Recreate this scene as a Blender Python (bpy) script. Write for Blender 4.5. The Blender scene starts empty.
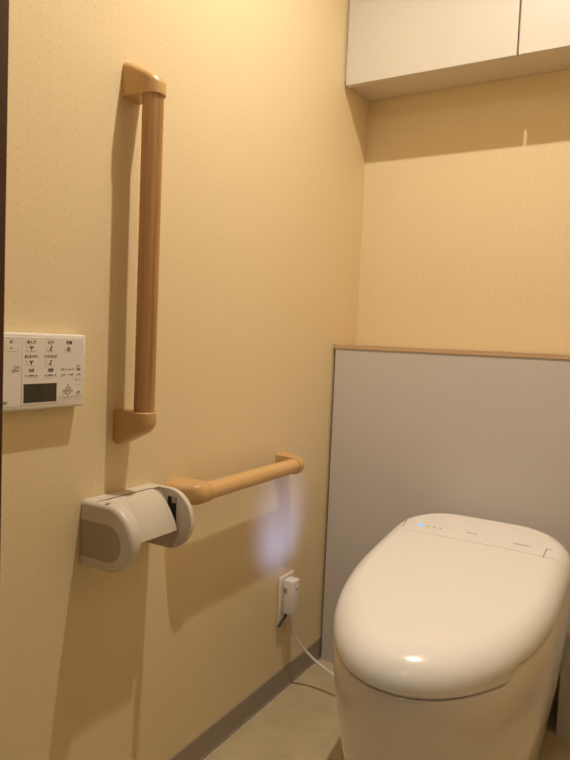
import bpy, bmesh, math, random
from mathutils import Vector, Matrix
from math import sin, cos, pi, radians

random.seed(4)
S = bpy.context.scene
COL = S.collection

# ------------------------------------------------------------------ camera
cam_d = bpy.data.cameras.new('camera')
cam = bpy.data.objects.new('camera', cam_d)
COL.objects.link(cam)
YAW, PITCH, ROLL, FPX = 0.5325, -0.0613, 0.0428, 646.0
fw = Vector((-sin(YAW) * cos(PITCH), cos(YAW) * cos(PITCH), sin(PITCH)))
r0 = Vector((cos(YAW), sin(YAW), 0))
u0 = r0.cross(fw)
rt = r0 * cos(ROLL) + u0 * sin(ROLL)
up = -r0 * sin(ROLL) + u0 * cos(ROLL)
M = Matrix((rt, up, -fw)).transposed().to_4x4()
M.translation = Vector((0.7724, 0.0, 0.8619))
cam.matrix_world = M
cam_d.sensor_fit = 'VERTICAL'
cam_d.sensor_height = 24.0
cam_d.lens = FPX / 760 * 24.0
cam_d.clip_start = 0.01
S.camera = cam

# ------------------------------------------------------------------ world, light, exposure
W = bpy.data.worlds.new('world')
S.world = W
W.use_nodes = True
W.node_tree.nodes['Background'].inputs[0].default_value = (1.0, 0.86, 0.68, 1)
W.node_tree.nodes['Background'].inputs[1].default_value = 0.07
S.view_settings.view_transform = 'Standard'
S.view_settings.look = 'None'
S.view_settings.gamma = 1.0
S.view_settings.use_curve_mapping = False
S.view_settings.exposure = 0.0

LX, LY, LZ = 0.452, 0.92, 2.17          # ceiling downlight
LIGHT_COL = (1.0, 0.895, 0.725)


def lamp(name, kind, loc, power, color, size=0.05, rot=None):
    d = bpy.data.lights.new(name, kind)
    d.energy = power
    d.color = color
    if kind == 'AREA':
        d.shape = 'DISK'
        d.size = size
    else:
        d.shadow_soft_size = size
    o = bpy.data.objects.new(name, d)
    o.location = loc
    if rot:
        o.rotation_euler = rot
    COL.objects.link(o)
    return o


lamp('downlight_bulb', 'AREA', (LX, LY, LZ - 0.030), 10.2, LIGHT_COL, 0.034).data.spread = radians(150)
# the corridor's ceiling lamp, behind the open doorway
lamp('corridor_lamp', 'POINT', (0.62, -1.25, 2.20), 13.0, LIGHT_COL, 0.05)


# ------------------------------------------------------------------ materials
def new_mat(name):
    m = bpy.data.materials.new(name)
    m.use_nodes = True
    nt = m.node_tree
    return m, nt, nt.nodes['Principled BSDF']


def mat(name, col, rough=0.5, spec=0.5, coat=0.0, noise=0.0, nscale=20, bump=0.0, bscale=200, metallic=0.0):
    m, nt, b = new_mat(name)
    b.inputs['Base Color'].default_value = (*col, 1)
    b.inputs['Roughness'].default_value = rough
    b.inputs['Specular IOR Level'].default_value = spec
    b.inputs['Coat Weight'].default_value = coat
    b.inputs['Metallic'].default_value = metallic
    tc = nt.nodes.new('ShaderNodeTexCoord')
    if noise:
        n = nt.nodes.new('ShaderNodeTexNoise')
        n.inputs['Scale'].default_value = nscale
        nt.links.new(tc.outputs['Object'], n.inputs['Vector'])
        mx = nt.nodes.new('ShaderNodeMix')
        mx.data_type = 'RGBA'
        mx.inputs['A'].default_value = (*[c * (1 - noise) for c in col], 1)
        mx.inputs['B'].default_value = (*[min(1, c * (1 + noise)) for c in col], 1)
        nt.links.new(n.outputs['Fac'], mx.inputs['Factor'])
        nt.links.new(mx.outputs['Result'], b.inputs['Base Color'])
    if bump:
        n = nt.nodes.new('ShaderNodeTexNoise')
        n.inputs['Scale'].default_value = bscale
        nt.links.new(tc.outputs['Object'], n.inputs['Vector'])
        bp = nt.nodes.new('ShaderNodeBump')
        bp.inputs['Strength'].default_value = bump
        bp.inputs['Distance'].default_value = 0.001
        nt.links.new(n.outputs['Fac'], bp.inputs['Height'])
        nt.links.new(bp.outputs['Normal'], b.inputs['Normal'])
    return m


def emit(name, col, strength):
    m, nt, b = new_mat(name)
    b.inputs['Base Color'].default_value = (*col, 1)
    b.inputs['Emission Color'].default_value = (*col, 1)
    b.inputs['Emission Strength'].default_value = strength
    return m


def wallpaper(name, axis, col=(0.82, 0.675, 0.442), dot=(0.36, 0.22, 0.10)):
    """beige vinyl wallpaper with a grid of tiny brown pin dots; axis = horizontal world axis"""
    m, nt, b = new_mat(name)
    N, L = nt.nodes, nt.links
    b.inputs['Roughness'].default_value = 0.62
    b.inputs['Specular IOR Level'].default_value = 0.3
    tc = N.new('ShaderNodeTexCoord')
    sp = N.new('ShaderNodeSeparateXYZ')
    L.new(tc.outputs['Object'], sp.inputs[0])

    def math_(op, a, bb=None, c=None):
        n = N.new('ShaderNodeMath')
        n.operation = op
        for i, v in enumerate((a, bb, c)):
            if v is None:
                continue
            if isinstance(v, (int, float)):
                n.inputs[i].default_value = v
            else:
                L.new(v, n.inputs[i])
        return n.outputs[0]
    PU, PV = 0.0162, 0.0148
    u = math_('DIVIDE', sp.outputs[axis], PU)
    uf = math_('SUBTRACT', math_('FRACT', u), 0.5)
    # each column of dots sits a touch lower than the last
    v = math_('ADD', math_('DIVIDE', sp.outputs['Z'], PV), math_('MULTIPLY', math_('FLOOR', u), 0.08))
    vf = math_('SUBTRACT', math_('FRACT', v), 0.5)
    d2 = math_('ADD', math_('POWER', math_('MULTIPLY', uf, PU), 2), math_('POWER', math_('MULTIPLY', vf, PV), 2))
    d = math_('SQRT', d2)
    mr = N.new('ShaderNodeMapRange')
    mr.inputs['From Min'].default_value = 0.0005
    mr.inputs['From Max'].default_value = 0.00105
    mr.inputs['To Min'].default_value = 1
    mr.inputs['To Max'].default_value = 0
    L.new(d, mr.inputs['Value'])
    # some dots are fainter
    wn = N.new('ShaderNodeTexWhiteNoise')
    wn.noise_dimensions = '2D'
    cb = N.new('ShaderNodeCombineXYZ')
    L.new(math_('FLOOR', u), cb.inputs[0])
    L.new(math_('FLOOR', v), cb.inputs[1])
    L.new(cb.outputs[0], wn.inputs['Vector'])
    fac = math_('MULTIPLY', mr.outputs[0], math_('MULTIPLY_ADD', wn.outputs['Value'], 0.5, 0.35))
    nz = N.new('ShaderNodeTexNoise')
    nz.inputs['Scale'].default_value = 260
    nz.inputs['Detail'].default_value = 3
    L.new(tc.outputs['Object'], nz.inputs['Vector'])
    base = N.new('ShaderNodeMix')
    base.data_type = 'RGBA'
    base.inputs['A'].default_value = (*[c * 0.96 for c in col], 1)
    base.inputs['B'].default_value = (*[c * 1.04 for c in col], 1)
    L.new(nz.outputs['Fac'], base.inputs['Factor'])
    mx = N.new('ShaderNodeMix')
    mx.data_type = 'RGBA'
    L.new(fac, mx.inputs['Factor'])
    L.new(base.outputs['Result'], mx.inputs['A'])
    mx.inputs['B'].default_value = (*dot, 1)
    L.new(mx.outputs['Result'], b.inputs['Base Color'])
    h = math_('SUBTRACT', math_('MULTIPLY', nz.outputs['Fac'], 0.6), mr.outputs[0])
    bp = N.new('ShaderNodeBump')
    bp.inputs['Strength'].default_value = 0.35
    bp.inputs['Distance'].default_value = 0.0006
    L.new(h, bp.inputs['Height'])
    L.new(bp.outputs['Normal'], b.inputs['Normal'])
    return m


def wood(name, c1, c2, axis, rough=0.42, scale=70, contrast=1.0):
    """straight grain running along `axis` ('X','Y','Z')"""
    m, nt, b = new_mat(name)
    N, L = nt.nodes, nt.links
    b.inputs['Roughness'].default_value = rough
    tc = N.new('ShaderNodeTexCoord')
    mp = N.new('ShaderNodeMapping')
    mp.inputs['Scale'].default_value = tuple(2.0 if a == axis else scale for a in 'XYZ')
    L.new(tc.outputs['Object'], mp.inputs['Vector'])
    n = N.new('ShaderNodeTexNoise')
    n.inputs['Scale'].default_value = 1.0
    n.inputs['Detail'].default_value = 4
    n.inputs['Distortion'].default_value = 0.6
    L.new(mp.outputs[0], n.inputs['Vector'])
    cr = N.new('ShaderNodeValToRGB')
    cr.color_ramp.elements[0].position = 0.3
    cr.color_ramp.elements[1].position = 0.7
    cr.color_ramp.elements[0].color = (*c1, 1)
    cr.color_ramp.elements[1].color = (*c2, 1)
    L.new(n.outputs['Fac'], cr.inputs[0])
    L.new(cr.outputs[0], b.inputs['Base Color'])
    return m


def floor_mat():
    m, nt, b = new_mat('vinyl_floor')
    N, L = nt.nodes, nt.links
    b.inputs['Roughness'].default_value = 0.38
    tc = N.new('ShaderNodeTexCoord')
    mp = N.new('ShaderNodeMapping')
    mp.inputs['Rotation'].default_value = (0, 0, radians(6))
    L.new(tc.outputs['Object'], mp.inputs['Vector'])
    # faint square patches of different beige
    sn = N.new('ShaderNodeVectorMath')
    sn.operation = 'SNAP'
    sn.inputs[1].default_value = (0.034, 0.034, 1)
    L.new(mp.outputs[0], sn.inputs[0])
    wn = N.new('ShaderNodeTexWhiteNoise')
    L.new(sn.outputs[0], wn.inputs['Vector'])
    n2 = N.new('ShaderNodeTexNoise')
    n2.inputs['Scale'].default_value = 14
    n2.inputs['Detail'].default_value = 5
    L.new(tc.outputs['Object'], n2.inputs['Vector'])
    a = N.new('ShaderNodeMath')
    a.operation = 'MULTIPLY_ADD'
    L.new(wn.outputs['Value'], a.inputs[0])
    a.inputs[1].default_value = 0.14
    L.new(n2.outputs['Fac'], a.inputs[2])
    cr = N.new('ShaderNodeValToRGB')
    cr.color_ramp.elements[0].position = 0.40
    cr.color_ramp.elements[1].position = 0.85
    cr.color_ramp.elements[0].color = (0.51, 0.415, 0.245, 1)
    cr.color_ramp.elements[1].color = (0.61, 0.505, 0.315, 1)
    L.new(a.outputs[0], cr.inputs[0])
    L.new(cr.outputs[0], b.inputs['Base Color'])
    return m


M_WALL_SIDE = wallpaper('wallpaper_side', 'Y')
M_WALL_BACK = wallpaper('wallpaper_back', 'X')
M_CEIL = mat('ceiling_paper', (0.82, 0.76, 0.66), 0.8, bump=0.2)
M_FLOOR = floor_mat()
M_BASE = mat('baseboard_vinyl', (0.33, 0.275, 0.225), 0.5, noise=0.04)
M_CAULK = mat('floor_caulk', (0.62, 0.55, 0.45), 0.5)
M_FRAME = wood('dark_door_frame', (0.040, 0.008, 0.003), (0.060, 0.012, 0.005), 'Z', 0.4)
M_PANEL = mat('grey_panel', (0.62, 0.58, 0.57), 0.42, noise=0.015, nscale=4)
M_LEDGE = wood('ledge_wood', (0.52, 0.35, 0.20), (0.62, 0.44, 0.27), 'X', 0.4)
M_CAB = mat('cabinet_white', (0.66, 0.615, 0.57), 0.4, noise=0.01, nscale=5)
M_CABIN = mat('cabinet_inside', (0.70, 0.62, 0.52), 0.5)
M_DARK = mat('dark_gap', (0.02, 0.015, 0.012), 0.8)
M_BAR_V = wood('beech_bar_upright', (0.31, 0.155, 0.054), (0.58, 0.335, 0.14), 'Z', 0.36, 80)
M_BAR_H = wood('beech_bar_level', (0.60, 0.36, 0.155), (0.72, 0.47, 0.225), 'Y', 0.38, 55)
M_BRK = mat('bracket_resin', (0.60, 0.375, 0.165), 0.36, noise=0.05, nscale=30)
M_CERAMIC = mat('ceramic_white', (0.84, 0.77, 0.70), 0.14, 0.5, coat=0.3)
M_LID = mat('lid_resin', (0.90, 0.875, 0.86), 0.22, 0.5, coat=0.25)
M_GREYTXT = mat('grey_print', (0.33, 0.27, 0.23), 0.6)
M_BLUE = emit('blue_led', (0.05, 0.22, 1.0), 2.6)
M_LENS = mat('added_lens_resin', (0.9, 0.86, 0.80), 0.3)
M_HOLD = mat('holder_resin', (0.66, 0.60, 0.52), 0.33)
M_HOLD_IN = mat('holder_inlay', (0.42, 0.36, 0.285), 0.5)
M_BLACK = mat('black_rubber', (0.012, 0.010, 0.010), 0.6)
M_REMOTE = mat('remote_resin', (0.80, 0.76, 0.72), 0.4)
M_BTN = mat('button_face', (0.82, 0.78, 0.74), 0.4)
M_INK = mat('print_ink', (0.07, 0.055, 0.05), 0.7)
M_ORANGE = mat('orange_ink', (0.60, 0.22, 0.05), 0.6)
M_LCD = mat('lcd_glass', (0.045, 0.04, 0.03), 0.25, noise=0.5, nscale=70)
M_PLUG = mat('plug_white', (0.84, 0.80, 0.79), 0.35)
M_PLATE = mat('outlet_white', (0.80, 0.72, 0.66), 0.35)
M_CORD = mat('cord_white', (0.78, 0.71, 0.63), 0.45)
M_GREEN = mat('ground_wire_green', (0.012, 0.035, 0.022), 0.5)

# ------------------------------------------------------------------ helpers
WLOC = {}


def thing(name, label, cat, loc, group=None):
    o = bpy.data.objects.new(name, None)
    o.empty_display_size = 0.05
    o.location = loc
    COL.objects.link(o)
    o['label'] = label
    o['category'] = cat
    if group:
        o['group'] = group
    WLOC[o] = Vector(loc)
    return o


def put(name, bm, m, parent=None, smooth=None, label=None, kind=None, wloc=None):
    """bm is in world coordinates; becomes one mesh object"""
    if parent is not None:
        off = WLOC[parent]
    else:
        off = Vector(wloc) if wloc else Vector((0, 0, 0))
    bmesh.ops.recalc_face_normals(bm, faces=bm.faces)
    bmesh.ops.translate(bm, verts=bm.verts, vec=-off)
    me = bpy.data.meshes.new(name)
    bm.to_mesh(me)
    bm.free()
    me.materials.append(m)
    if smooth is not None:
        me.shade_smooth()
        if smooth < 180:
            me.set_sharp_from_angle(angle=radians(smooth))
    o = bpy.data.objects.new(name, me)
    COL.objects.link(o)
    if parent is not None:
        o.parent = parent
        WLOC[o] = off
    else:
        o.location = off
        WLOC[o] = off
    if label:
        o['label'] = label
    if kind:
        o['kind'] = kind
    return o


def box(x0, x1, y0, y1, z0, z1, bev=0.0, seg=3, bm=None):
    b = bmesh.new()
    bmesh.ops.create_cube(b, size=1.0)
    bmesh.ops.scale(b, vec=(x1 - x0, y1 - y0, z1 - z0), verts=b.verts)
    bmesh.ops.translate(b, vec=((x0 + x1) / 2, (y0 + y1) / 2, (z0 + z1) / 2), verts=b.verts)
    if bev:
        bmesh.ops.bevel(b, geom=b.edges[:], offset=bev, segments=seg, profile=0.5, affect='EDGES')
    if bm is not None:
        join(bm, b)
        return bm
    return b


def join(dst, src):
    mp = {v: dst.verts.new(v.co) for v in src.verts}
    for f in src.faces:
        try:
            dst.faces.new([mp[v] for v in f.verts])
        except ValueError:
            pass
    src.free()
    return dst


def loft(rings, cap0=True, cap1=True, closed=True):
    bm = bmesh.new()
    R = [[bm.verts.new(p) for p in ring] for ring in rings]
    n = len(R[0])
    for a, b in zip(R, R[1:]):
        for i in range(n if closed else n - 1):
            j = (i + 1) % n
            bm.faces.new((a[i], a[j], b[j], b[i]))
    if cap0:
        bm.faces.new(R[0][::-1])
    if cap1:
        bm.faces.new(R[-1])
    return bm


def cyl(p0, p1, r, n=32, r1=None):
    p0, p1 = Vector(p0), Vector(p1)
    d = (p1 - p0).normalized()
    a = d.orthogonal().normalized()
    b = d.cross(a)
    rs = []
    for p, rr in ((p0, r), (p1, r if r1 is None else r1)):
        rs.append([p + (a * cos(2 * pi * i / n) + b * sin(2 * pi * i / n)) * rr for i in range(n)])
    return loft(rs)


def tube(pts, r, n=12, sub=8):
    P = [Vector(p) for p in pts]
    Q = [P[0]] + P + [P[-1]]
    out = []
    for i in range(len(P) - 1):
        a, b, c, d = Q[i], Q[i + 1], Q[i + 2], Q[i + 3]
        for k in range(sub):
            t = k / sub
            out.append(0.5 * ((2 * b) + (c - a) * t + (2 * a - 5 * b + 4 * c - d) * t * t + (3 * b - a - 3 * c + d) * t ** 3))
    out.append(P[-1])
    rings = []
    A = None
    for i, p in enumerate(out):
        d = (out[min(i + 1, len(out) - 1)] - out[max(i - 1, 0)]).normalized()
        if A is None:
            A = d.orthogonal().normalized()
        A = (A - d * A.dot(d)).normalized()
        B = d.cross(A)
        rings.append([p + (A * cos(2 * pi * k / n) + B * sin(2 * pi * k / n)) * r for k in range(n)])
    return loft(rings)


def prism(poly, axis, a0, a1, bev=0.0, seg=3, sel=None):
    """extrude a 2-D polygon along a world axis; poly is in the other two axes, in order (xyz minus axis)"""
    def pt(p, a):
        q = list(p)
        q.insert('xyz'.index(axis), a)
        return q
    bm = loft([[pt(p, a0) for p in poly], [pt(p, a1) for p in poly]])
    if bev:
        bmesh.ops.recalc_face_normals(bm, faces=bm.faces)
        E = [e for e in bm.edges if e.calc_face_angle(0) > 0.9] if sel is None else [e for e in bm.edges if sel(e)]
        bmesh.ops.bevel(bm, geom=E, offset=bev, segments=seg, profile=0.5, affect='EDGES', clamp_overlap=True)
    return bm


def arc(cx, cy, r, a0, a1, n):
    return [(cx + r * cos(radians(a0 + (a1 - a0) * i / n)), cy + r * sin(radians(a0 + (a1 - a0) * i / n))) for i in range(n + 1)]


def text(name, s, size, origin, X, Y, m, parent, lift=0.0003, align='CENTER', stretch=1.0, bold=0.0):
    """flat printed lettering: real mesh laid on its surface"""
    X, Y = Vector(X).normalized(), Vector(Y).normalized()
    Z = X.cross(Y)
    c = bpy.data.curves.new(name, 'FONT')
    c.body = s
    c.size = size
    c.align_x = align
    c.align_y = 'CENTER'
    c.extrude = 0.0001
    c.offset = bold
    t = bpy.data.objects.new('tmp_text', c)
    COL.objects.link(t)
    dg = bpy.context.evaluated_depsgraph_get()
    me = bpy.data.meshes.new_from_object(t.evaluated_get(dg))
    bpy.data.objects.remove(t)
    T = Matrix((X * stretch, Y, Z)).transposed().to_4x4()
    T.translation = Vector(origin) + Z * lift - WLOC[parent]
    me.transform(T)
    me.name = name
    me.materials.clear()
    me.materials.append(m)
    o = bpy.data.objects.new(name, me)
    COL.objects.link(o)
    o.parent = parent
    WLOC[o] = WLOC[parent]
    return o


# ------------------------------------------------------------------ the room
RW, BY, FY0, FY1, CH = 0.87, 1.706, 0.40, 0.46, 2.17
WT = 0.06
FLZ = -0.010
put('floor', box(-WT, RW + WT, -0.5, BY + WT, -0.05, FLZ), M_FLOOR, kind='structure')
put('ceiling', box(-WT, RW + WT, FY0, BY + WT, CH, CH + 0.05), M_CEIL, kind='structure')
put('wall_left', box(-WT, 0, FY0, BY + WT, FLZ, CH), M_WALL_SIDE, kind='structure')
put('wall_right', box(RW, RW + WT, FY0, BY + WT, FLZ, CH), M_WALL_SIDE, kind='structure')
put('wall_back', box(0, RW, BY, BY + WT, FLZ, CH), M_WALL_BACK, kind='structure')
JX = 0.772 * (1 - FY1 / 0.5605)        # inner edge of the dark jamb
bm = box(0, JX - 0.045, FY0 + 0.01, FY1 - 0.012, FLZ, CH)
box(JX - 0.045, RW, FY0 + 0.01, FY1 - 0.012, 2.03, CH, bm=bm)
put('wall_front', bm, M_WALL_BACK, kind='structure')
bm = box(JX - 0.045, JX, FY0, FY1, FLZ, 2.03, 0.002, 1)
box(JX, RW, FY0, FY1, 1.99, 2.03, 0.002, 1, bm=bm)
put('trim_1', bm, M_FRAME, kind='structure')
# baseboards
bl = prism([(0.0, FLZ), (0.0055, FLZ), (0.0035, -0.006), (0.0025, -0.002), (0.0025, 0.046), (0.0015, 0.048), (0, 0.048)], 'y', FY1, BY)
put('baseboard_left', bl, M_BASE, kind='structure')
put('trim_2', box(0.0056, 0.0080, FY1, 1.556, FLZ, FLZ + 0.0012), M_CAULK, kind='structure')
put('baseboard_right', box(RW - 0.006, RW, FY1, 1.55, FLZ, 0.051, 0.001, 1), M_BASE, kind='structure')

# ceiling downlight
t = thing('ceiling_downlight', 'round white downlight set in the ceiling over the toilet', 'ceiling light', (LX, LY, CH))
ri = [[(LX + r * cos(2 * pi * i / 48), LY + r * sin(2 * pi * i / 48), z) for i in range(48)]
      for r, z in ((0.098, CH), (0.098, CH - 0.004), (0.094, CH - 0.007), (0.086, CH - 0.007), (0.084, CH - 0.001), (0.084, CH))]
put('trim_ring', loft(ri, False, False), M_CAB, t, 40)
put('reflector', cyl((LX, LY, CH - 0.0002), (LX, LY, CH - 0.002), 0.084, 48), M_CABIN, t, 40)
put('bulb', cyl((LX, LY, CH - 0.002), (LX, LY, CH - 0.027), 0.017, 32), emit('bulb_glow', LIGHT_COL, 8.0), t, 40)

# ------------------------------------------------------------------ grey panel behind the toilet
PY, PH = 1.5565, 0.858
t = thing('toilet_back_panel', 'light grey boxed panel with wood-edged ledge across the wall behind the toilet', 'panel', (0.43, 1.63, FLZ))
bm = prism([(0.0085, FLZ), (0.285, FLZ), (0.285, 0.20), (0.612, 0.20), (0.612, FLZ), (RW - 0.008, FLZ), (RW - 0.008, PH - 0.012), (0.0085, PH - 0.012)], 'y', PY, BY - 0.004)
put('panel_board', bm, M_PANEL, t)
put('ledge', box(0.0045, RW - 0.006, PY - 0.003, BY - 0.003, PH - 0.012, PH, 0.0012, 2), M_LEDGE, t, label='thin wood-edged top ledge')

# ------------------------------------------------------------------ wall cabinet
CY, CZ = 1.545, 1.527
BZ = 1.541
t = thing('wall_cabinet', 'white two-door wall cabinet hung high across the back wall above the toilet', 'cabinet', (0.43, 1.65, CZ))
bm = box(0.002, RW - 0.002, CY + 0.019, BY - 0.002, BZ, CH - 0.004)
put('cabinet_body', bm, M_CABIN, t)
put('filler_strip', box(0.0005, 0.0035, CY + 0.008, CY + 0.020, CZ + 0.016, CH - 0.004), M_CAB, t)
XS = 0.4345
put('door', box(0.0065, XS - 0.0023, CY, CY + 0.018, CZ, CH - 0.006, 0.0008, 1), M_CAB, t)
put('door', box(XS + 0.0023, RW - 0.006, CY, CY + 0.018, CZ, CH - 0.006, 0.0008, 1), M_CAB, t)


# ------------------------------------------------------------------ grab bars
def bracket(mapf, uc=0.0480, L=0.0575):
    """resin end socket. local: u = out of wall, w = across, s = along bar (0 = bar side, + = towards the end)"""
    Rb = 0.0195
    outl = [(0.0, -Rb - 0.0012), (0.0, Rb + 0.0012)]
    nst = 6
    side = []
    for i in range(nst + 1):
        side.append((uc * i / nst, Rb + 0.0012 * (1 - i / nst)))
    arcp = [(uc + Rb * cos(radians(a)), Rb * sin(radians(a))) for a in range(82, -83, -8)]
    plan = side + arcp + [(u, -w) for u, w in side[::-1]]
    top = lambda u: L - 0.030 * min(1, max(0, (u - 0.002) / 0.063)) ** 1.15
    # rings from bar side to closed end, rounded over at the end
    rings = []
    RD = 0.0125
    prof = [(0.0, 0.0014), (0.0012, 0.0)]
    for (s_, ins) in prof:
        rings.append([(u, w, ins, s_) for u, w in plan])
    for a in range(0, 91, 10):
        ins = RD * (1 - cos(radians(a)))
        rings.append([(u, w, ins, -RD * (1 - sin(radians(a)))) for u, w in plan])
    for ins in (0.0145, 0.0165, 0.0183, 0.0192):
        rings.append([(u, w, ins, 0.0) for u, w in plan])
    out = []
    for i, ring in enumerate(rings):
        pts = []
        for (u, w, ins, s_) in ring:
            du = max(0.0, u - uc)
            ln = math.hypot(du, w) or 1
            k = max(0.0, ln - ins) / ln
            uu = u - du * (1 - k)
            pts.append(mapf(uu, w * k, s_ if i < len(prof) else top(uu) + s_))
        out.append(pts)
    return loft(out, True, True)


BR = 0.0168
# upright
YB = 0.7838
ZT, ZB = 1.2365, 0.7365
t = thing('upright_grab_bar', 'long upright wooden grab bar on the left wall above the paper holder', 'grab bar', (0, YB, ZB))
put('bracket', bracket(lambda u, w, s: (u, YB + w, ZT + s)), M_BRK, t, 40)
put('bracket', bracket(lambda u, w, s: (u, YB + w, ZB - s)), M_BRK, t, 40)
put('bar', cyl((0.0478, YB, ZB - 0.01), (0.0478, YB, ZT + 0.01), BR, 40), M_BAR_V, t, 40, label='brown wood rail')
# level
ZH = 0.574
YH0, YH1 = 0.957, 1.283
t = thing('level_grab_bar', 'short level wooden grab bar on the left wall right of the paper holder', 'grab bar', (0, YH0, ZH))
put('bracket', bracket(lambda u, w, s: (u, YH0 - s, ZH + w), L=0.066), M_BRK, t, 40)
put('bracket', bracket(lambda u, w, s: (u, YH1 + s, ZH + w)), M_BRK, t, 40)
put('bar', cyl((0.0478, YH0 - 0.01, ZH), (0.0478, YH1 + 0.01, ZH), BR, 40), M_BAR_H, t, 40, label='pale wood rail')

# ------------------------------------------------------------------ paper holder
t = thing('paper_holder', 'cream plastic toilet paper holder with a curved flap on the left wall', 'paper holder', (0, 0.78, 0.4945))
HZ0, HZ1 = 0.4945, 0.6000
HY0, HY1 = 0.700, 0.860
rr = (HZ1 - HZ0) / 2


def arm_outline(x1, z0, z1, corner=0.004):
    r = (z1 - z0) / 2
    return [(0.0005, z0)] + arc(x1 - r, z0 + r, r, -90, 90, 28) + [(0.0005, z1)]


def arm(x1, z0, z1, y0, y1, b0, b1):
    """rounded slab: outline swept in y with softened faces"""
    rings = []
    for i in range(7):
        a_ = radians(15 * i)
        d_ = b0 * (1 - sin(a_))
        rings.append([(x, y0 + b0 * (1 - cos(a_)), z) for x, z in arm_outline(x1 - d_, z0 + d_, z1 - d_)])
    for i in range(6, -1, -1):
        a_ = radians(15 * i)
        d_ = b1 * (1 - sin(a_))
        rings.append([(x, y1 - b1 * (1 - cos(a_)), z) for x, z in arm_outline(x1 - d_, z0 + d_, z1 - d_)])
    return loft(rings)


put('side_arm', arm(0.1070, HZ0, HZ1, HY0, HY0 + 0.022, 0.008, 0.001), M_HOLD, t, 45)
far_arm = put('side_arm', arm(0.1000, HZ0, HZ1, HY1 - 0.011, HY1, 0.002, 0.003), M_HOLD, t, 45)
put('arm_inlay', arm(0.086, HZ0 + 0.0180, HZ1 - 0.0305, HY0 - 0.0010, HY0 + 0.002, 0.0007, 0.0002), M_HOLD_IN, t, 45, label='grey-brown rounded side inlay')
# back housing and hinged flap
hin = prism([(0.0005, HZ0 + 0.012), (0.020, HZ0 + 0.012), (0.022, HZ1 - 0.02), (0.0275, HZ1 - 0.0006), (0.024, HZ1), (0.0005, HZ1)], 'y', HY0 + 0.0219, HY1 - 0.010)
put('back_housing', hin, M_HOLD, t, 30)
fp = [(0.0295, HZ1 - 0.0004), (0.036, HZ1 - 0.0025), (0.045, HZ1 - 0.009), (0.054, HZ1 - 0.0195), (0.062, HZ1 - 0.0325), (0.0685, HZ1 - 0.047), (0.0725, HZ1 - 0.058), (0.0745, HZ1 - 0.068)]
inner = [(x - 0.0028, z - 0.0022) for x, z in fp]
fl = prism(fp + inner[::-1], 'y', HY0 + 0.0215, HY1 - 0.0165)
for v in fl.verts:                      # the flap narrows towards its hinge
    if v.co.y > 0.80:
        v.co.y = 0.828 + 0.0155 * min(1, max(0, (v.co.x - 0.0295) / 0.045))
put('flap', fl, M_HOLD, t, 30)
# plain fill in front of the near arm's top where flap meets it, lock and inner spring slot
lk = cyl((0.050, HY0 + 0.008, HZ1 - 0.002), (0.050, HY0 + 0.008, HZ1 + 0.0006), 0.0042, 24)
lock = put('lock', lk, M_HOLD_IN, t, 40, label='small dark keyhole')
put('keyhole', box(0.0475, 0.0525, HY0 + 0.0072, HY0 + 0.0088, HZ1 + 0.0004, HZ1 + 0.0009), M_BLACK, lock)
put('spring_slot', box(0.049, 0.067, HY1 - 0.0122, HY1 - 0.0108, 0.525, 0.586), M_BLACK, far_arm, label='black slot')
put('spring_tab', box(0.058, 0.0668, HY1 - 0.0131, HY1 - 0.0120, 0.5760, 0.5865, 0.0004, 1), M_HOLD_IN, far_arm)
inn = prism([(x - 0.006, z - 0.006) for x, z in fp[:7]] + [(x - 0.009, z - 0.008) for x, z in fp[:7]][::-1], 'y', HY0 + 0.0219, HY1 - 0.0112)  # added shell, blocks light leaking between the flap and the far arm
put('light_block_shell', inn, M_HOLD_IN, t, 30, label='grey-brown shell added under the flap to block light')
put('hinge_gap', box(0.0278, 0.0294, HY0 + 0.006, 0.828, HZ1 - 0.002, HZ1 + 0.0003), M_BLACK, t, label='thin dark hinge line')

# ------------------------------------------------------------------ wall remote
RX = 0.0200
RY0, RY1, RZ0, RZ1 = 0.468, 0.6805, 0.7505, 0.857
t = thing('wall_remote', 'white toilet remote control panel with small dark screen on the left wall', 'remote control', (0, 0.575, RZ0))
house = put('housing', box(0.0004, RX, RY0, RY1, RZ0, RZ1, 0.0035, 3), M_REMOTE, t, 35)
put('flap_cover', box(RX - 0.001, RX + 0.0005, 0.486, 0.5665, 0.7565, 0.8515, 0.0007, 1), M_REMOTE, t, 35)
put('face_plate', box(RX - 0.001, RX + 0.0004, 0.568, 0.6745, 0.7665, 0.8515, 0.0005, 1), M_BTN, t, 35)
Xr, Yr = (0, 1, 0), (0, 0, 1)
FX = RX + 0.0003


def rtext(s, y, z, h, parent=None, m=M_INK, st=1.0, bold=0.0):
    return text('printed_legend', s, h, (FX + 0.0003, y, z), Xr, Yr, m, parent or t, stretch=st, bold=bold)


def btn(y, z, w, h):
    return put('button', box(RX - 0.001, RX + 0.0007, y - w / 2, y + w / 2, z - h / 2, z + h / 2, 0.0006, 1), M_BTN, t, 35)


def ink(parent, shapes, m=M_INK, name='button_symbol', x=None):
    """flat printed symbol from polygons in (y, z)"""
    x = x or RX + 0.0008
    bm = bmesh.new()
    for poly in shapes:
        a = [bm.verts.new((x, p[0], p[1])) for p in poly]
        b = [bm.verts.new((x + 0.0002, p[0], p[1])) for p in poly]
        n = len(a)
        bm.faces.new(a)
        bm.faces.new(b[::-1])
        for i in range(n):
            bm.faces.new((a[i], a[(i + 1) % n], b[(i + 1) % n], b[i]))
    return put(name, bm, m, parent)


def line(y0, z0, y1, z1, w=0.0008):
    d = Vector((y1 - y0, z1 - z0)).normalized() * w / 2
    return [(y0 - d.y, z0 + d.x), (y1 - d.y, z1 + d.x), (y1 + d.y, z1 - d.x), (y0 + d.y, z0 - d.x)]


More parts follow.
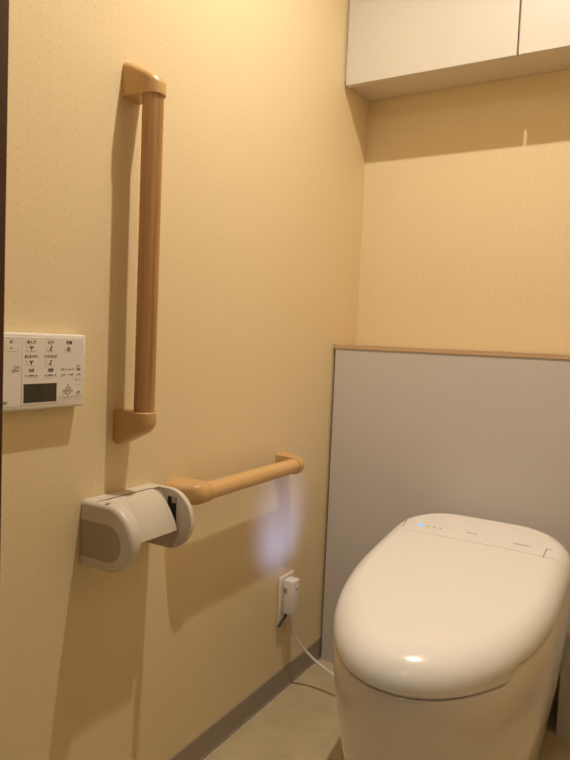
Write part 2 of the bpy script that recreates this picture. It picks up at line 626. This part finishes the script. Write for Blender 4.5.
def disc(y, z, r, n=14):
    return [(y + r * cos(2 * pi * i / n), z + r * sin(2 * pi * i / n)) for i in range(n)]


def spray(y, z):
    return [line(y, z - .003, y, z + .0006, .0011), line(y, z, y - .0035, z + .003), line(y, z, y + .0035, z + .003), line(y, z, y - .0015, z + .0034, .0006), line(y, z, y + .0015, z + .0034, .0006)]


def seated(y, z):
    return [disc(y + .0012, z + .0034, .0010), line(y + .0010, z + .0026, y - .0002, z - .0010, .0017), line(y, z - .0010, y - .0026, z - .0030, .0012), line(y - .0004, z - .001, y + .0016, z - .0030, .0010)]


BW, BH = 0.0165, 0.0095
b = btn(0.5515, 0.836, 0.021, 0.010)
ink(b, [disc(0.5515, 0.836, 0.0014)], M_ORANGE)
rtext('止', 0.5515, 0.8445, 0.0052)
for y, z, lab, f in ((0.5835, 0.8360, 'おしり', spray), (0.6155, 0.8360, 'ビデ', seated), (0.5835, 0.8160, 'おしりソフト', spray), (0.6155, 0.8160, 'ワイドビデ', seated)):
    b = btn(y, z, BW, BH)
    ink(b, f(y, z))
    n = len(lab)
    rtext(lab, y, z + 0.0085, 0.0050, st=min(1.0, 4.4 / n), bold=0.0001)
b = btn(0.6478, 0.8360, BW, BH)
ink(b, [line(0.6445 + k * 0.0016, 0.8335, 0.6452 + k * 0.0016, 0.8385, 0.0008) for k in range(4)] + [line(0.6440, 0.8332, 0.6505, 0.8332, 0.0007)])
rtext('乾燥', 0.6478, 0.8448, 0.0052, bold=0.0001)
for y, lab in ((0.5838, '水勢'), (0.6162, '位置')):
    rtext(lab, y, 0.8055, 0.0046, bold=0.0001)
    b = btn(y, 0.7985, 0.021, 0.0058)
    sh = [line(y - .0095, .7985, y - .0070, .7985, .0009), line(y + .0070, .7985, y + .0095, .7985, .0009), line(y + .00825, .7972, y + .00825, .7998, .0009)]
    sh += [line(y - .0045 + k * .003, .7985, y - .0022 + k * .003, .7985, .0014) for k in range(3)]
    ink(b, sh)
for y, lab, w in ((0.6388, 'マッサージ', 0.58), (0.6525, 'ムーブ', 0.85), (0.6665, '脱臭', 1.0)):
    rtext(lab, y, 0.8060, 0.0040, st=w)
    b = btn(y, 0.7985, 0.0095, 0.0055)
    text('printed_legend', '入/切', 0.0030, (RX + 0.0008, y, 0.7985), Xr, Yr, M_INK, b)
rtext('パワー', 0.6668, 0.8108, 0.0032)
rtext('メニュー', 0.6665, 0.7905, 0.0036)
b = btn(0.6668, 0.7845, 0.0085, 0.0048)
b = btn(0.6668, 0.7722, 0.0085, 0.0065)
text('printed_legend', '戻る', 0.0034, (RX + 0.0008, 0.6668, 0.7722), Xr, Yr, M_INK, b, bold=0.0001)
rtext('ノズル', 0.5588, 0.8100, 0.0042)
rtext('きれい', 0.5588, 0.8055, 0.0042)
b = btn(0.5588, 0.7965, 0.0095, 0.0065)
text('printed_legend', 'TOTO', 0.0052, (FX + 0.0003, 0.5385, 0.7625), Xr, Yr, M_INK, t, bold=0.00015)
# round four-way key
ring_s = []
for i in range(28):
    a0, a1 = 2 * pi * i / 28, 2 * pi * (i + 1) / 28
    q = lambda r, a: (0.6470 + r * cos(a), 0.7750 + r * sin(a))
    ring_s.append([q(.0049, a0), q(.0057, a0), q(.0057, a1), q(.0049, a1)])
b = put('button', cyl((RX - 0.001, 0.6470, 0.7750), (RX + 0.0007, 0.6470, 0.7750), 0.0102, 40), M_BTN, t, 35)
tri = lambda a: [(0.6470 + .0096 * cos(a), .7750 + .0096 * sin(a)), (0.6470 + .0076 * cos(a) - .0013 * sin(a), .7750 + .0076 * sin(a) + .0013 * cos(a)), (0.6470 + .0076 * cos(a) + .0013 * sin(a), .7750 + .0076 * sin(a) - .0013 * cos(a))]
ink(b, ring_s + [tri(k * pi / 2) for k in range(4)])
text('printed_legend', '決定', 0.0034, (RX + 0.0008, 0.6470, 0.7750), Xr, Yr, M_INK, b)
sc = put('display', box(RX - 0.001, RX + 0.0009, 0.5715, 0.6275, 0.7605, 0.7872, 0.0005, 1), M_LCD, t, label='dark olive LCD screen')
put('display_bezel', box(RX - 0.001, RX + 0.0006, 0.5695, 0.6295, 0.7585, 0.7892), M_REMOTE, t)

t.location.y += 0.0037

# ------------------------------------------------------------------ outlet, plug, cord
t = thing('wall_outlet', 'white outlet plate low on the left wall with a plug in it', 'outlet', (0, 1.348, 0.177))
put('cover_plate', box(0.0003, 0.0075, 1.317, 1.387, 0.170, 0.290, 0.0028, 3), M_PLATE, t, 35)
put('socket_face', box(0.005, 0.0090, 1.335, 1.369, 0.195, 0.265, 0.001, 2), M_PLATE, t, 35)
t = thing('power_plug', 'boxy white safety plug with white cord in the low wall outlet', 'plug', (0.012, 1.345, 0.20))
put('housing', box(0.0095, 0.038, 1.329, 1.360, 0.200, 0.284, 0.0035, 3), M_PLUG, t, 35)
put('test_button', cyl((0.0375, 1.346, 0.262), (0.0392, 1.346, 0.262), 0.0032, 20), M_GREYTXT, t, 40, label='small dark test button')
put('lever', box(0.012, 0.020, 1.3272, 1.3295, 0.252, 0.264, 0.0005, 1), M_GREYTXT, t)
put('strain_relief', cyl((0.026, 1.345, 0.202), (0.026, 1.346, 0.180), 0.0058, 20, 0.0042), M_PLUG, t, 40)
put('cord', tube([(0.026, 1.345, 0.190), (0.026, 1.350, 0.165), (0.0295, 1.370, 0.130), (0.045, 1.388, 0.095), (0.077, 1.400, 0.066), (0.131, 1.400, 0.047), (0.20, 1.402, 0.040), (0.262, 1.404, 0.040)], 0.0036), M_CORD, t, 60)
put('ground_wire', tube([(0.018, 1.335, 0.203), (0.016, 1.332, 0.192), (0.012, 1.322, 0.181), (0.010, 1.312, 0.172)], 0.0030, 10), M_GREEN, t, 60, label='short dark green ground wire')

# ------------------------------------------------------------------ the toilet
XC = 0.4423


def outline(hw, yf, yb, ymid, rc, n_front=120):
    """plan outline: elliptical front, straight sides, rounded rear corners; counter-clockwise, with normals"""
    pts = []
    b_ = ymid - yf
    for i in range(n_front + 1):
        a = pi + pi * i / n_front
        e = 2.08
        c, s_ = cos(a), sin(a)
        pts.append(Vector((XC + hw * math.copysign(abs(c) ** (2 / e), c), ymid + b_ * math.copysign(abs(s_) ** (2 / e), s_), 0)))
    for k in range(1, 10):
        pts.append(Vector((XC + hw, ymid + (yb - rc - ymid) * k / 9, 0)))
    for i in range(1, 13):
        a = pi / 2 * i / 12
        pts.append(Vector((XC + hw - rc + rc * cos(a), yb - rc + rc * sin(a), 0)))
    for k in range(1, 10):
        pts.append(Vector((XC + (hw - rc) * (1 - 2 * k / 9), yb, 0)))
    for i in range(1, 13):
        a = pi / 2 + pi / 2 * i / 12
        pts.append(Vector((XC - hw + rc + rc * cos(a), yb - rc + rc * sin(a), 0)))
    for k in range(1, 9):
        pts.append(Vector((XC - hw, yb - rc + (ymid - yb + rc) * k / 9, 0)))
    nrm = []
    n = len(pts)
    for i in range(n):
        d = (pts[(i + 1) % n] - pts[i - 1]).normalized()
        nrm.append(Vector((d.y, -d.x, 0)))
    return pts, nrm


YF, YR, YM, HW = 0.8904, 1.5325, 1.272, 0.1943
O, NR = outline(HW, YF, YR, YM, 0.123)


def sstep(a, b, v):
    v = min(1, max(0, (v - a) / (b - a)))
    return v * v * (3 - 2 * v)


def lip_z(y):
    """lower edge of the lid: level round the front, stepping up along the flanks"""
    return 0.345 + 0.022 * sstep(1.030, 1.055, y) + 0.022 * sstep(1.055, 1.40, y)



def top_z(x, y):
    k = min(1.1, max(0, (y - YF) / (YR - YF)))
    return 0.3915 + 0.0805 * k + 0.004 * (1 - ((x - XC) / 0.19) ** 2)


def lid_ring(inset, f, rel=False):
    """f: 0 = lip height, 1 = top surface"""
    out = []
    for p, nn in zip(O, NR):
        k = inset * (0.0543 + (0.040 - 0.0543) * sstep(YF + 0.10, YF + 0.26, p.y)) if rel else inset
        q = p - nn * k
        l = lip_z(q.y)
        out.append(Vector((q.x, q.y, l if f == 0 else max(l + 0.002 + 0.004 * f, top_z(q.x, q.y) - 0.0505 * (1 - f)))))
    return out


def lid_surface():
    rings = []
    rings.append(lid_ring(0.010, 0.0))
    rings.append(lid_ring(0.003, 0.0))
    rings.append(lid_ring(0.0008, 0.03))
    rings.append(lid_ring(0.0, 0.07))
    rings.append(lid_ring(0.0, 0.16))
    for i in range(1, 15):
        a = pi / 2 * i / 14
        inset = 1 - cos(a)
        rings.append(lid_ring(inset, 0.16 + 0.84 * sin(a) ** 0.95, True))
    base = rings[-1]
    ctr = Vector((XC, 1.24, 0))
    for f in (0.9, 0.75, 0.55, 0.35, 0.15):
        rr_ = []
        for p in base:
            q = Vector((ctr.x + (p.x - ctr.x) * f, ctr.y + (p.y - ctr.y) * f, 0))
            q.z = top_z(q.x, q.y)
            rr_.append(q)
        rings.append(rr_)
    return loft(rings)


t = thing('toilet', 'white one-piece toilet with closed lid in front of the grey panel', 'toilet', (XC, 1.25, FLZ))
SEAM = 1.3630


def half(keep_front):
    b = lid_surface()
    bmesh.ops.recalc_face_normals(b, faces=b.faces)
    g = b.verts[:] + b.edges[:] + b.faces[:]
    if keep_front:
        res = bmesh.ops.bisect_plane(b, geom=g, plane_co=(0, SEAM - 0.0007, 0), plane_no=(0, 1, 0), clear_outer=True)
    else:
        res = bmesh.ops.bisect_plane(b, geom=g, plane_co=(0, SEAM + 0.0007, 0), plane_no=(0, 1, 0), clear_inner=True)
    E = [e for e in res['geom_cut'] if isinstance(e, bmesh.types.BMEdge)]
    bmesh.ops.contextual_create(b, geom=E)
    return b


lid = put('lid', half(True), M_LID, t, 50)
rear = put('rear_cover', half(False), M_LID, t, 50)

# seat, a thin ring-like slab under the lid
sr = []
for inset, z in ((0.030, -0.0065), (0.012, -0.0065), (0.010, -0.0055), (0.010, -0.0015), (0.012, -0.0006), (0.030, -0.0006)):
    sr.append([Vector(((p - nn * inset).x, (p - nn * inset).y, lip_z(p.y) + z)) for p, nn in zip(O, NR)])
put('seat', loft(sr), M_LID, t, 40)

# skirted bowl, its flanks rising up to the lid's side edges
br_ = []
TOPB = 0.3380
for z, hw, yf, yb, ym in ((TOPB, 0.170, 0.920, 1.500, 1.272), (TOPB, 0.1885, 0.8975, 1.5310, 1.272), (TOPB - 0.004, 0.1925, 0.8945, 1.5325, 1.272), (0.30, 0.1925, 0.898, 1.5325, 1.272),
                          (0.24, 0.188, 0.910, 1.5325, 1.27), (0.18, 0.181, 0.925, 1.532, 1.27), (0.12, 0.172, 0.943, 1.531, 1.265), (0.06, 0.161, 0.962, 1.530, 1.26),
                          (0.008, 0.152, 0.976, 1.528, 1.26), (-0.004, 0.151, 0.979, 1.527, 1.26), (FLZ + 0.0002, 0.149, 0.981, 1.525, 1.26)):
    o_, _ = outline(hw, yf, yb, ym, 0.118)
    k = max(0.0, z / TOPB) ** 2
    br_.append([Vector((p.x, p.y, z + (lip_z(p.y) - 0.345) * k)) for p in o_])
put('bowl', loft(br_), M_CERAMIC, t, 50)


def on_lid(x, y, dz=0.0):
    return Vector((x, y, top_z(x, y) + dz))


def slit(p, q, w=0.0014):
    p, q = Vector(p), Vector(q)
    d = (q - p).normalized()
    s_ = Vector((-d.y, d.x, 0)).normalized() * w / 2
    up_ = Vector((0, 0, 0.0004))
    dn = Vector((0, 0, -0.001))
    return loft([[p + s_ + dn, p - s_ + dn, p - s_ + up_, p + s_ + up_], [q + s_ + dn, q - s_ + dn, q - s_ + up_, q + s_ + up_]])


def lid_pt(px, py, it=6):
    """where a sight line meets the lid's top, used once to place the printed marks at their real spots"""
    d = fw + rt * ((px - 285) / FPX) - up * ((py - 380) / FPX)
    c = M.translation
    z = 0.46
    for _ in range(it):
        k = (z - c.z) / d.z
        x, y = c.x + d.x * k, c.y + d.y * k
        z = top_z(x, y)
    return Vector((x, y, z))


put('hinge_slit', slit(lid_pt(403, 526), lid_pt(407, 519.5)), M_GREYTXT, rear)
s1 = slit(lid_pt(543, 557.5), lid_pt(547, 548.5), 0.0020)
join(s1, slit(lid_pt(547, 548.5), lid_pt(553, 550.5), 0.0012))
put('hinge_slit', s1, M_GREYTXT, rear)
p = lid_pt(420.8, 525)
led = put('indicator_light', cyl(p - Vector((0, 0, .001)), p + Vector((0, 0, .0009)), 0.0046, 20), M_BLUE, rear, label='glowing blue indicator light')
for px, py in ((428, 526.3), (434, 527.2), (440.3, 528.3)):
    p = lid_pt(px, py)
    put('indicator_light', cyl(p - Vector((0, 0, .001)), p + Vector((0, 0, .0006)), 0.0022, 16), M_GREYTXT, rear, label='small unlit indicator')
p = lid_pt(471.5, 533.5)
text('printed_mark', 'TOTO', 0.0085, p, (1, 0, 0), (0, 1, 0.05), M_GREYTXT, rear, lift=0.0005)
p = lid_pt(521.5, 545)
text('printed_mark', 'NEOREST', 0.0068, p, (1, 0, 0), (0, 1, 0.05), M_GREYTXT, rear, lift=0.0005, stretch=1.2)

# invented source of the wall's blue glow: spot and lens on the toilet's flank
nl = put('added_lens', cyl((0.256, 1.300, 0.300), (0.2435, 1.300, 0.300), 0.006, 20), M_LENS, t, 40, label='small added lens, invented source of the blue wall glow')
sp = lamp('added_glow_spot', 'SPOT', (0.240, 1.300, 0.300), 2.5, (0.31, 0.42, 1.0), 0.034)
sp.data.spot_size = radians(60)
sp.data.spot_blend = 1.0
d = Vector((0, 1.318, 0.424)) - Vector(sp.location)
sp.rotation_euler = d.to_track_quat('-Z', 'Y').to_euler()
